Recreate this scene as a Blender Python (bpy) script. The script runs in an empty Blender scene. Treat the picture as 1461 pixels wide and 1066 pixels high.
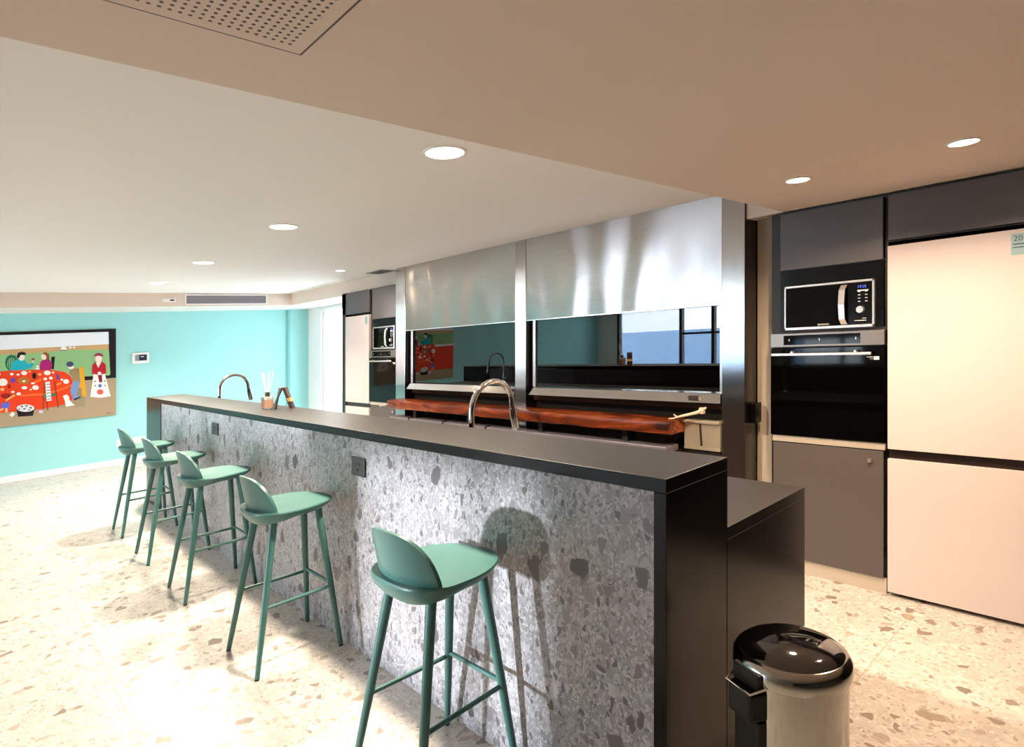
import bpy, bmesh, math, random
from mathutils import Vector, Matrix, Euler
random.seed(7)
C = bpy.context.scene.collection
PI = math.pi
# ------------------------------------------------------------------ helpers
def lin(c):
    return tuple(((v/255)/12.92 if v/255 <= .04045 else ((v/255+.055)/1.055)**2.4) for v in c[:3]) + (1.0,)

def mat(name, col, rough=.5, metal=0.0, spec=.5, coat=0.0, aniso=0.0, arot=0.0, lin_col=None):
    m = bpy.data.materials.new(name); m.use_nodes = True
    b = m.node_tree.nodes['Principled BSDF']
    b.inputs['Base Color'].default_value = lin_col or lin(col)
    b.inputs['Roughness'].default_value = rough
    b.inputs['Metallic'].default_value = metal
    b.inputs['Specular IOR Level'].default_value = spec
    b.inputs['Coat Weight'].default_value = coat
    b.inputs['Coat Roughness'].default_value = .05
    b.inputs['Anisotropic'].default_value = aniso
    b.inputs['Anisotropic Rotation'].default_value = arot
    return m

class N:
    """small node-tree writer"""
    def __init__(s, m): s.m = m; s.t = m.node_tree; s.b = s.t.nodes['Principled BSDF']
    def n(s, kind, **kw):
        o = s.t.nodes.new(kind)
        for k, v in kw.items(): setattr(o, k, v)
        return o
    def l(s, a, b): s.t.links.new(a, b)
    def math(s, op, a, b=None, c=None):
        o = s.n('ShaderNodeMath', operation=op)
        for i, v in enumerate((a, b, c)):
            if v is None: continue
            if isinstance(v, (int, float)): o.inputs[i].default_value = v
            else: s.l(v, o.inputs[i])
        return o.outputs[0]
    def mix(s, fac, a, b):
        o = s.n('ShaderNodeMix', data_type='RGBA')
        for sock, v in ((o.inputs[0], fac), (o.inputs[6], a), (o.inputs[7], b)):
            if isinstance(v, (int, float)): sock.default_value = v
            elif isinstance(v, tuple): sock.default_value = v
            else: s.l(v, sock)
        return o.outputs[2]
    def ramp(s, fac, stops, interp='LINEAR'):
        o = s.n('ShaderNodeValToRGB'); r = o.color_ramp; r.interpolation = interp
        while len(r.elements) < len(stops): r.elements.new(.5)
        for e, (p, c) in zip(r.elements, stops): e.position = p; e.color = c
        s.l(fac, o.inputs[0]); return o.outputs[0]

def terrazzo(name, base_stops, layers, rough, joints=None, bump=0.0):
    m = mat(name, (200, 200, 200), rough); w = N(m)
    tc = w.n('ShaderNodeTexCoord')
    nz = w.n('ShaderNodeTexNoise'); nz.inputs['Scale'].default_value = 14; nz.inputs['Detail'].default_value = 3
    w.l(tc.outputs['Object'], nz.inputs['Vector'])
    sub = w.n('ShaderNodeVectorMath', operation='SUBTRACT'); w.l(nz.outputs['Color'], sub.inputs[0]); sub.inputs[1].default_value = (.5, .5, .5)
    sc = w.n('ShaderNodeVectorMath', operation='SCALE'); w.l(sub.outputs[0], sc.inputs[0]); sc.inputs['Scale'].default_value = .045
    add = w.n('ShaderNodeVectorMath', operation='ADD'); w.l(tc.outputs['Object'], add.inputs[0]); w.l(sc.outputs[0], add.inputs[1])
    n2 = w.n('ShaderNodeTexNoise'); n2.inputs['Scale'].default_value = 5; n2.inputs['Detail'].default_value = 8; n2.inputs['Roughness'].default_value = .7
    w.l(tc.outputs['Object'], n2.inputs['Vector'])
    col = w.ramp(n2.outputs['Fac'], base_stops)
    for scale, thr, edge, stops, stretch in layers:
        mp = w.n('ShaderNodeMapping'); mp.inputs['Scale'].default_value = stretch; mp.inputs['Location'].default_value = (scale*.37, 1.3, .7)
        w.l(add.outputs[0], mp.inputs['Vector'])
        v = w.n('ShaderNodeTexVoronoi'); v.inputs['Scale'].default_value = scale
        e = w.n('ShaderNodeTexVoronoi', feature='DISTANCE_TO_EDGE'); e.inputs['Scale'].default_value = scale
        w.l(mp.outputs[0], v.inputs['Vector']); w.l(mp.outputs[0], e.inputs['Vector'])
        sp = w.n('ShaderNodeSeparateColor'); w.l(v.outputs['Color'], sp.inputs[0])
        msk = w.math('MULTIPLY', w.math('GREATER_THAN', sp.outputs[0], thr), w.math('GREATER_THAN', e.outputs['Distance'], edge))
        cc = w.ramp(sp.outputs[1], stops, 'CONSTANT')
        col = w.mix(msk, col, cc)
    if joints:
        x0, dx, y0, dy, wd, jc = joints
        s = w.n('ShaderNodeSeparateXYZ'); w.l(tc.outputs['Object'], s.inputs[0])
        def ln(o, a, d):
            f = w.math('FRACT', w.math('ADD', w.math('DIVIDE', w.math('SUBTRACT', o, a), d), .5))
            return w.math('LESS_THAN', w.math('ABSOLUTE', w.math('SUBTRACT', f, .5)), wd/d)
        j = w.math('MAXIMUM', ln(s.outputs[0], x0, dx), ln(s.outputs[1], y0, dy))
        col = w.mix(w.math('MULTIPLY', j, .8), col, jc)
    w.l(col, w.b.inputs['Base Color'])
    return m

def steel(name, col, rough, aniso, arot, wave=0.0, wscale=(1, 1, 1), brush=None):
    m = mat(name, col, rough, 1.0, aniso=aniso, arot=arot); w = N(m)
    tan = w.n('ShaderNodeTangent', direction_type='RADIAL', axis='Z'); w.l(tan.outputs[0], w.b.inputs['Tangent'])
    tc = w.n('ShaderNodeTexCoord')
    if brush:
        mp = w.n('ShaderNodeMapping'); mp.inputs['Scale'].default_value = brush; w.l(tc.outputs['Object'], mp.inputs['Vector'])
        n1 = w.n('ShaderNodeTexNoise'); n1.inputs['Scale'].default_value = 1; n1.inputs['Detail'].default_value = 2
        w.l(mp.outputs[0], n1.inputs['Vector'])
        r = w.ramp(n1.outputs['Fac'], [(.3, (.85, .85, .85, 1)), (.7, (1, 1, 1, 1))])
        mx = w.n('ShaderNodeMix', data_type='RGBA', blend_type='MULTIPLY'); mx.inputs[0].default_value = 1
        mx.inputs[6].default_value = lin(col); w.l(r, mx.inputs[7]); w.l(mx.outputs[2], w.b.inputs['Base Color'])
    if wave:
        mp2 = w.n('ShaderNodeMapping'); mp2.inputs['Scale'].default_value = wscale; w.l(tc.outputs['Object'], mp2.inputs['Vector'])
        n2 = w.n('ShaderNodeTexNoise'); n2.inputs['Scale'].default_value = 1; n2.inputs['Detail'].default_value = 0
        w.l(mp2.outputs[0], n2.inputs['Vector'])
        bp = w.n('ShaderNodeBump'); bp.inputs['Strength'].default_value = 1; bp.inputs['Distance'].default_value = wave
        w.l(n2.outputs['Fac'], bp.inputs['Height']); w.l(bp.outputs[0], w.b.inputs['Normal'])
    return m

def emit(name, col, strength):
    m = mat(name, (20, 20, 20)); b = m.node_tree.nodes['Principled BSDF']
    b.inputs['Emission Color'].default_value = lin(col); b.inputs['Emission Strength'].default_value = strength
    return m

class MB:
    """mesh writer in world coordinates; one MB becomes one mesh object"""
    def __init__(s): s.v = []; s.f = []; s.m = []; s.mi = 0
    def add(s, vs, fs):
        k = len(s.v); s.v += [tuple(v) for v in vs]
        for f in fs: s.f.append(tuple(k+i for i in f)); s.m.append(s.mi)
        return s
    def box(s, x0, y0, z0, x1, y1, z1):
        x0, x1 = min(x0, x1), max(x0, x1); y0, y1 = min(y0, y1), max(y0, y1); z0, z1 = min(z0, z1), max(z0, z1)
        return s.add([(x0,y0,z0),(x1,y0,z0),(x1,y1,z0),(x0,y1,z0),(x0,y0,z1),(x1,y0,z1),(x1,y1,z1),(x0,y1,z1)],
                     [(0,3,2,1),(4,5,6,7),(0,1,5,4),(1,2,6,5),(2,3,7,6),(3,0,4,7)])
    def prism(s, pts, d):
        """closed prism from a planar polygon pts extruded by vector d"""
        n = len(pts); d = Vector(d); a = [Vector(p) for p in pts]
        nrm = Vector((0, 0, 0))
        for i in range(n): nrm += a[i].cross(a[(i+1) % n])
        if nrm.dot(d) > 0: a = a[::-1]
        return s.add(a+[p+d for p in a], [tuple(range(n)), tuple(range(2*n-1, n-1, -1))] +
                     [(i, n+i, n+(i+1) % n, (i+1) % n) for i in range(n)])
    def rings(s, rs, cap=True, closed=False):
        n = len(rs[0]); fs = []
        vs = [p for r in rs for p in r]; K = len(rs)
        for k in range(K if closed else K-1):
            a, b = k*n, ((k+1) % K)*n
            for i in range(n): fs.append((a+i, a+(i+1) % n, b+(i+1) % n, b+i))
        if cap and not closed:
            fs.append(tuple(range(n-1, -1, -1))); fs.append(tuple(range((K-1)*n, K*n)))
        return s.add(vs, fs)
    def tube(s, path, r, n=12, cap=True):
        P = [Vector(p) for p in path]; R = r if isinstance(r, (list, tuple)) else [r]*len(P)
        rs = []; up = None
        for i, p in enumerate(P):
            t = (P[min(i+1, len(P)-1)]-P[max(i-1, 0)]).normalized()
            if up is None: up = Vector((0, 0, 1)) if abs(t.z) < .9 else Vector((1, 0, 0))
            a = t.cross(up).normalized(); b = a.cross(t).normalized(); up = b
            rs.append([p+a*(R[i]*math.cos(2*PI*k/n))-b*(R[i]*math.sin(2*PI*k/n)) for k in range(n)])
        return s.rings([list(reversed(q)) for q in rs], cap)
    def lathe(s, prof, c=(0, 0, 0), n=32):
        return s.rings([[(c[0]+r*math.cos(2*PI*k/n), c[1]+r*math.sin(2*PI*k/n), c[2]+z) for k in range(n)] for r, z in prof])

def rootloc(o):
    v = Vector((0, 0, 0))
    while o is not None: v += o.location; o = o.parent
    return v
def obj(name, mb, m, parent=None, bevel=0.0, seg=2, smooth=None, label=None, at=None):
    me = bpy.data.meshes.new(name)
    off = rootloc(parent) if parent else Vector(at or (0, 0, 0))
    me.from_pydata([tuple(Vector(v)-off) for v in mb.v], [], mb.f)
    ms = m if isinstance(m, (list, tuple)) else [m]
    for k in ms: me.materials.append(k)
    me.polygons.foreach_set('material_index', mb.m)
    bm = bmesh.new(); bm.from_mesh(me); bmesh.ops.recalc_face_normals(bm, faces=bm.faces[:]) if smooth != 'keep' else None
    bm.to_mesh(me); bm.free()
    me.update()
    if smooth:
        me.polygons.foreach_set('use_smooth', [True]*len(me.polygons)); me.set_sharp_from_angle(angle=math.radians(38))
    o = bpy.data.objects.new(name, me); C.objects.link(o)
    if parent: o.parent = parent
    elif at: o.location = at
    if bevel:
        b = o.modifiers.new('bevel', 'BEVEL'); b.width = bevel; b.segments = seg; b.limit_method = 'ANGLE'; b.angle_limit = math.radians(40)
    if label: o['label'] = label
    return o
def tag(o, label, cat, group=None):
    o['label'] = label; o['category'] = cat
    if group: o['group'] = group
    return o
def thing(name, loc, label, cat, group=None):
    o = bpy.data.objects.new(name, None); C.objects.link(o); o.location = loc; o.empty_display_size = .1
    return tag(o, label, cat, group)
def struct(name, mb, m, **kw):
    o = obj(name, mb, m, **kw); o['kind'] = 'structure'; return o
def box(*a): return MB().box(*a)
def text(name, body, size, loc, rot, m, parent=None, align='CENTER', depth=.0003):
    cu = bpy.data.curves.new(name, 'FONT'); cu.body = body; cu.size = size; cu.align_x = align; cu.align_y = 'CENTER'; cu.extrude = depth
    cu.materials.append(m)
    tmp = bpy.data.objects.new(name, cu); C.objects.link(tmp); bpy.context.view_layer.update()
    me = bpy.data.meshes.new_from_object(tmp.evaluated_get(bpy.context.evaluated_depsgraph_get()))
    bpy.data.objects.remove(tmp); me.name = name
    o = bpy.data.objects.new(name, me); C.objects.link(o)
    o.location = Vector(loc)-(rootloc(parent) if parent else Vector((0, 0, 0))); o.rotation_euler = rot
    if parent: o.parent = parent
    return o
def copy_tree(o, parent=None):
    c = o.copy(); C.objects.link(c)
    if parent: c.parent = parent
    for ch in list(o.children): copy_tree(ch, c)
    return c
P_BAR, P_SPOT, P_SKY, P_SUN, EXPO = 66, 21, 13.0, 7.0, 0.14
# ------------------------------------------------------------------ materials
def L(*c): return lin(c)
M = {}
M['black_top'] = mat('charcoal_laminate', (30, 26, 24), .42, spec=.6)
M['black_shaded'] = mat('charcoal_laminate_shaded', (9, 7, 7), .2, spec=.22)  # same laminate as the top, shade put into a darker copy
M['stone'] = terrazzo('grey_terrazzo_panel', [(.3, L(130,129,133)), (.5, L(152,151,155)), (.7, L(175,174,179))], [
    (130, .35, .03, [(0, L(142,140,143)), (.3, L(166,165,169)), (.5, L(184,183,187)), (.85, L(118,115,117))], (1, 1, .8)),
    (62, .68, .05, [(0, L(146,144,147)), (.4, L(122,119,121)), (.6, L(170,169,172)), (.9, L(100,96,97))], (1, 1, .7)),
    (30, .9, .07, [(0, L(120,117,119)), (.35, L(140,137,138)), (.6, L(98,95,97)), (.8, L(184,182,184))], (1, 1, .7)),
    (16, .952, .13, [(0, L(88,85,88)), (.5, L(106,101,101)), (.8, L(80,78,82))], (1, 1, .75))], .36)
M['floor'] = terrazzo('cream_terrazzo_floor', [(.3, L(186,178,169)), (.5, L(198,191,183)), (.7, L(209,203,197))], [
    (80, .6, .04, [(0, L(206,199,190)), (.3, L(184,174,163)), (.55, L(214,208,201)), (.85, L(166,155,143))], (1, 1, 1)),
    (30, .88, .06, [(0, L(212,205,197)), (.35, L(172,159,146)), (.75, L(148,134,121))], (1, 1, 1)),
    (15, .945, .13, [(0, L(140,125,112)), (.35, L(160,145,130)), (.6, L(132,119,108)), (.85, L(208,200,190))], (1, 1, 1))],
    .28, joints=(.52, 1.85, 2.792, 1.93, .0025, L(178,160,138)))
M['teal'] = mat('teal_wall_paint', (156,214,213), .6, spec=.3)
M['white_paint'] = mat('white_ceiling_paint', (235,232,229), .7, spec=.2)
M['taupe'] = mat('taupe_ceiling', (220,203,190), .7, spec=.2)  # taupe tone for lowered ceiling, fascia and access panel
M['beige_wall'] = mat('beige_wall_paint', (206,192,172), .7, spec=.2)
M['white_trim'] = mat('white_trim_paint', (236,232,232), .4)
M['room_wall'] = mat('off_white_wall_paint', (222,216,208), .7, spec=.2)
M['dark_frame'] = mat('dark_window_frame', (44, 40, 38), .4)
M['shutter_steel'] = steel('brushed_shutter_steel', (200,194,190), .2, .85, .25, .03, (.0, 3.4, 1.3), (6, 6, 300))
M['column_steel'] = steel('brushed_column_steel', (190,188,186), .2, .8, .0, .0015, (3, 3, 3), (300, 300, 4))
M['sill_steel'] = steel('polished_sill_steel', (214,210,206), .12, 0, 0, .003, (3, 3, 3))
M['chrome'] = mat('chrome', (225,224,222), .06, 1.0)
M['bin_steel'] = steel('brushed_bin_steel', (176,172,164), .13, .3, .0, .002, (9, 9, 2))
M['bin_lid'] = mat('black_mirror_lid', (14,12,12), .05, spec=.9, coat=1)
M['bin_black'] = mat('black_plastic', (8,7,7), .4, spec=.3)
M['stool'] = mat('dark_green_lacquer', (66,110,104), .36, spec=.45)
M['glide'] = mat('black_rubber_glide', (16,16,16), .6)
M['oven_glass'] = mat('black_oven_glass', (3,3,3), .05, spec=.18)
M['appliance_steel'] = steel('appliance_steel', (156,146,138), .33, .5, .25)
M['silver'] = mat('silver_trim', (216,212,208), .25, .8)
M['alu'] = mat('pale_aluminium_strip', (208,196,182), .35, .3)
M['cab_grey'] = mat('grey_brown_cabinet', (92,84,82), .42, spec=.5)
M['cab_dark'] = mat('dark_carcass', (34,28,27), .45)
M['upper_grey'] = mat('slate_cabinet_door', (88,84,86), .36, spec=.5)
M['fridge'] = mat('pale_pink_glass_door', (218,206,204), .16, spec=.4)
M['fridge_seam'] = mat('dark_handle_recess', (34,20,18), .4)
M['grill_black'] = mat('dark_firebox', (24,16,13), .75, spec=.25)
M['grill_brick'] = mat('firebrick', (70,44,32), .8, spec=.2)
M['rail'] = mat('grey_violet_rail', (150,142,150), .35, .5)
M['white_plastic'] = mat('white_plastic', (238,237,234), .35)
M['grey_plastic'] = mat('grey_vent_plastic', (150,148,156), .5)
M['black_gloss'] = mat('black_gloss_plastic', (5,5,5), .15, spec=.25)
M['socket_black'] = mat('dark_socket_plate', (44,42,42), .35)
M['lamp'] = emit('lit_lamp_diffuser', (255,240,218), 14)
M['spot'] = emit('lit_spot_diffuser', (255,234,208), 22)
M['display_blue'] = emit('blue_display', (90,120,255), 1.6)
M['text_white'] = mat('white_print', (225,225,222), .5)
M['text_dark'] = mat('dark_print', (60,70,80), .5)
M['reed'] = mat('pale_reed', (226,208,182), .6)
M['amber'] = mat('amber_scent_oil', (214,140,70), .1)
M['sticker'] = mat('blue_grey_sticker', (150,182,190), .5)
M['wood_dark'] = mat('dark_walnut', (60,40,32), .4)
M['gold'] = mat('gold_band', (216,164,104), .35, .4)
M['cream_tool'] = mat('cream_tool', (224,206,180), .5)
M['inner_steel'] = mat('warm_drawer_steel', (210,196,172), .3, .6)
# wooden beam: orange-brown grain along its length
m = mat('oiled_hardwood', (150,70,30), .25, coat=.35); w = N(m)
tc = w.n('ShaderNodeTexCoord'); mp = w.n('ShaderNodeMapping'); mp.inputs['Scale'].default_value = (5, 1.1, 5); w.l(tc.outputs['Object'], mp.inputs['Vector'])
n1 = w.n('ShaderNodeTexNoise'); n1.inputs['Scale'].default_value = 1.6; n1.inputs['Detail'].default_value = 6; n1.inputs['Distortion'].default_value = 1.2; w.l(mp.outputs[0], n1.inputs['Vector'])
w.l(w.ramp(n1.outputs['Fac'], [(.3, L(48,18,9)), (.48, L(112,46,19)), (.62, L(160,74,30)), (.75, L(84,32,14))]), w.b.inputs['Base Color'])
M['beam'] = m
def pane_mat(name, f0, tint):
    """thin sheet of glass: clear or tinted through, mirror sheen that grows towards grazing"""
    m = bpy.data.materials.new(name); m.use_nodes = True; t = m.node_tree; t.nodes.clear()
    o_ = t.nodes.new('ShaderNodeOutputMaterial'); mx = t.nodes.new('ShaderNodeMixShader'); tr = t.nodes.new('ShaderNodeBsdfTransparent'); gl = t.nodes.new('ShaderNodeBsdfGlossy')
    lw = t.nodes.new('ShaderNodeLayerWeight'); lw.inputs[0].default_value = .5
    pw = t.nodes.new('ShaderNodeMath'); pw.operation = 'POWER'; pw.inputs[1].default_value = 5; t.links.new(lw.outputs['Facing'], pw.inputs[0])
    ma = t.nodes.new('ShaderNodeMath'); ma.operation = 'MULTIPLY_ADD'; ma.inputs[1].default_value = 1-f0; ma.inputs[2].default_value = f0; t.links.new(pw.outputs[0], ma.inputs[0])
    tr.inputs['Color'].default_value = tint; gl.inputs['Roughness'].default_value = .008
    t.links.new(ma.outputs[0], mx.inputs[0]); t.links.new(tr.outputs[0], mx.inputs[1]); t.links.new(gl.outputs[0], mx.inputs[2]); t.links.new(mx.outputs[0], o_.inputs[0])
    return m
M['fire_glass'] = pane_mat('smoked_fire_glass', .13, (.26, .22, .19, 1))
M['pane'] = pane_mat('clear_pane', .04, (.97, .98, .98, 1))

# ------------------------------------------------------------------ the room
ZC, ZL = 2.335, 2.15          # white ceiling, lowered ceiling
XR, XL, YF, YN = 4.36, -4.8, 9.98, -2.6
XF = 3.62                     # face of the grill wall
struct('floor', box(XL-.1, YN-.1, -.1, XR+.1, YF+.1, 0), M['floor'])
struct('ceiling', box(XL-.1, 1.556, ZC, XR+.1, YF+.1, ZC+.12), M['white_paint'])
lowc = MB().box(XL-.1, YN-.1, ZL, XR+.1, 1.556, ZC+.12).box(3.64, 1.556, ZL, XR+.1, 1.79, ZC)
struct('ceiling', lowc, M['taupe'])
# soffit round the far end and over the tall units: taupe fascia, white underside
sof = MB(); ZS = 2.16
sof.mi = 0; sof.box(XL, 8.98, ZS, 3.70, 9.0, ZC).box(3.70, 7.26, ZS, 3.72, 9.0, ZC).box(3.70, 5.89, 2.172, 3.72, 7.26, ZC)
sof.mi = 1; sof.box(XL, 9.0, ZS-.004, XR, YF, ZS+.05).box(3.72, 7.26, ZS-.004, XR, 9.0, ZS+.05)
struct('trim_1', sof, [M['taupe'], M['white_paint']])
struct('wall_far', box(XL-.1, YF, 0, XR+.1, YF+.1, ZC), M['teal'])
struct('trim_2', box(4.045, YF-.105, 0, XR, YF, ZS), M['teal'])
struct('baseboard_far', box(XL, YF-.018, 0, 4.045, YF, .085), M['white_trim'], bevel=.004)
struct('wall_near', box(XL-.1, YN-.1, 0, XR+.1, YN, ZC), mat('dark_near_wall', (58,44,36), .5))  # unseen wall, toned dark so the bar ends reflect black
# right-hand wall with the glazed door opening at its far end
DY0, DY1, DZ = 7.34, 9.52, 2.13
struct('wall_right', MB().box(XR, YN, 0, XR+.12, DY0, ZC).box(XR, DY1, 0, XR+.12, YF, ZC).box(XR, DY0, DZ, XR+.12, DY1, ZC), M['white_paint'])
struct('wall_right', box(3.79, 1.645, 0, 4.3, 1.79, ZL), M['beige_wall'])
struct('wall_right', box(3.64, YN, 0, 4.3, .395, ZL), M['cab_dark'])  # unseen dark cabinet run, added for the bar ends to mirror
# opposite wall: long window band
WY0, WY1, WZ0, WZ1 = 5.5, 9.35, .47, 2.22
W2 = (3.72, 5.02, .10, 1.14)      # unseen inferred window, shaped low so the sun lights only the bar front
struct('wall_left', MB().box(XL-.12, YN, 0, XL, W2[0], ZC).box(XL-.12, W2[1], 0, XL, WY0, ZC).box(XL-.12, W2[0], 0, XL, W2[1], W2[2]).box(XL-.12, W2[0], W2[3], XL, W2[1], ZC).box(XL-.12, WY1, 0, XL, YF, ZC).box(XL-.12, WY0, 0, XL, WY1, WZ0).box(XL-.12, WY0, WZ1, XL, WY1, ZC), M['room_wall'])
win = MB().box(XL-.09, WY0, WZ0, XL+.02, WY1, WZ0+.06).box(XL-.09, WY0, WZ1-.06, XL+.02, WY1, WZ1)
for y in (WY0+.03, 6.75, 7.55, WY1-.03): win.box(XL-.09, y-.035, WZ0, XL+.02, y+.035, WZ1)
win.box(XL-.07, 5.5, 1.30, XL, 7.55, 1.35)
wf = struct('window_1', win, M['dark_frame'])
w2 = struct('window_2', MB().box(XL-.08, W2[0], W2[2], XL+.01, W2[0]+.04, W2[3]).box(XL-.08, W2[1]-.04, W2[2], XL+.01, W2[1], W2[3]).box(XL-.08, W2[0], W2[2], XL+.01, W2[1], W2[2]+.04).box(XL-.08, W2[0], W2[3]-.04, XL+.01, W2[1], W2[3]).box(XL-.08, 4.06, W2[2], XL+.01, 4.12, W2[3]), M['dark_frame'])
obj('pane', box(XL-.05, W2[0]+.04, W2[2]+.04, XL-.044, W2[1]-.04, W2[3]-.04), M['pane'], w2)
g = obj('pane', box(XL-.05, WY0, WZ0+.06, XL-.044, WY1, WZ1-.06), M['pane'], wf)
# far glazed door
dr = MB().box(XR-.02, DY1-.16, 0, XR+.1, DY1, DZ).box(XR-.02, DY0, 0, XR+.1, DY0+.1, DZ).box(XR-.02, DY0+.1, DZ-.05, XR+.1, DY1-.16, DZ).box(XR-.02, DY0+.1, 0, XR+.1, DY1-.16, .08)
d1 = struct('door_1', dr, M['white_trim'], bevel=.004)
obj('glass', box(XR+.03, DY0+.1, .08, XR+.036, DY1-.16, DZ-.05), M['pane'], d1)
obj('weather_seal', box(XR+.015, DY1-.176, .08, XR+.03, DY1-.166, DZ-.05), M['grey_plastic'], d1)
# what stands outside: bright paving, a white garden wall on one side, house and hoarding on the other
M['out_white'] = mat('white_render', (244,244,246), .8)  # plain white render of garden wall and house
M['out_grey'] = mat('pale_paving', (216,218,220), .8)
M['out_blue'] = mat('blue_grey_plinth', (176,198,206), .7)
M['out_hoard'] = mat('blue_hoarding', (140,170,205), .6)
struct('ground', MB().box(XR+.12, 2, -.12, 9, 16, -.02).box(-22, -8, -.12, XL-.12, 24, -.02), M['out_grey'])
gw = struct('garden_wall', box(6.6, 3, .55, 6.8, 16, 2.6), M['out_white'])
obj('plinth', box(6.45, 3, -.02, 6.6, 16, .42), M['out_blue'], gw); obj('coping', box(6.42, 3, .42, 6.8, 16, .55), M['out_white'], gw)
ho = thing('hoarding', (-13, 14, -.02), 'blue corrugated hoarding outside the long window', 'fence')
hm = MB()
for k in range(22): hm.box(-13.02-(k % 2)*.03, 8+k*.5, -.02, -12.9, 8.5+k*.5, 1.35)
obj('panel', hm, M['out_hoard'], ho)
hs = thing('neighbour_house', (-15, 22, -.02), 'pale house beyond the blue hoarding', 'house')
obj('wall', MB().box(-20, 17, -.02, -14.5, 28, 4.2), M['out_white'], hs); obj('roof', MB().prism([(-14.2,16.7,4.2),(-20.3,16.7,4.2),(-17.2,16.7,5.6)], (0,11.6,0)), mat('grey_roof', (120,122,128), .7), hs)
obj('window', box(-14.52, 20, 1.2, -14.46, 21.4, 2.6), M['dark_frame'], hs)

# ------------------------------------------------------------------ bar island
XB, XT, YB0, YB1, ZT, TH = 1.431, 1.772, .933, 7.20, 1.08, .041
XC, ZK = 2.365, .859
bar = thing('bar_island', (XB, YB0, 0), 'long kitchen bar with black top and grey terrazzo front facing the stools', 'bar counter')
# raised black top with its two waterfall ends is one slab
fr = MB().box(XB, YB0, ZT-TH, XT, YB1, ZT); fr.m = [1, 0, 1, 1, 1, 1]  # upper face takes the lighter laminate, other faces its shaded copy
obj('bar_top', fr, [M['black_top'], M['black_shaded']], bar, bevel=.002)
obj('end_panel', box(XB, YB0, 0, XT, YB0+TH, ZT-TH), M['black_shaded'], bar, bevel=.0015)
obj('end_panel', box(XB, YB1-.60, 0, XT, YB1, ZT-TH), M['black_shaded'], bar, bevel=.0015)
obj('terrazzo_front', box(XB+.006, YB0+TH, 0, XB+.035, YB1-.60, ZT-TH), M['stone'], bar, label='grey speckled terrazzo cladding of the bar front')
obj('bar_back', box(XB+.04, YB0+TH, 0, XT-.01, YB1-.60, ZT-TH), M['black_top'], bar)
wc = MB().box(XT-.005, YB0, ZK-TH, XC, YB1, ZK); wc.m = [1, 0, 1, 1, 1, 1]
obj('worktop', wc, [M['black_top'], M['black_shaded']], bar, bevel=.002)
obj('worktop_end', box(XT-.008, YB0, 0, XC, YB0+TH, ZK-TH), M['black_shaded'], bar, bevel=.0015)
obj('base_cabinet', box(XT, YB0+TH, .08, XC-.02, YB1-.02, ZK-TH), M['cab_grey'], bar)
for y0 in [.98+.62*k for k in range(10)]:
    d = obj('cupboard_door', box(XC-.02, y0+.003, .1, XC-.001, y0+.617, ZK-TH-.03), M['cab_grey'], bar, bevel=.002)
obj('plinth', box(XT+.05, YB0+TH, 0, XC-.07, YB1-.02, .08), M['cab_dark'], bar)
# sockets on the bar front
for (y0, y1, z0, z1, lab) in ((2.605, 2.735, .858, .95, 'dark square power socket on terrazzo between the two nearest stools'), (4.845, 4.985, .876, .965, 'small dark power socket on terrazzo under the reed diffuser')):
    s = thing('power_socket', (XB+.006, (y0+y1)/2, z0), lab, 'socket', 'sockets on the bar front')
    f = obj('cover_plate', box(XB-.004, y0, z0, XB+.006, y1, z1), M['socket_black'], s, bevel=.003)
    h = MB(); ym = (y0+y1)/2; zm = (z0+z1)/2
    for dy, dz in ((-.016, .012), (.016, .012), (0, -.016)): h.box(XB-.0047, ym+dy-.004, zm+dz-.007, XB-.0038, ym+dy+.004, zm+dz+.007)
    obj('socket_holes', h, M['black_gloss'], s)

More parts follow.
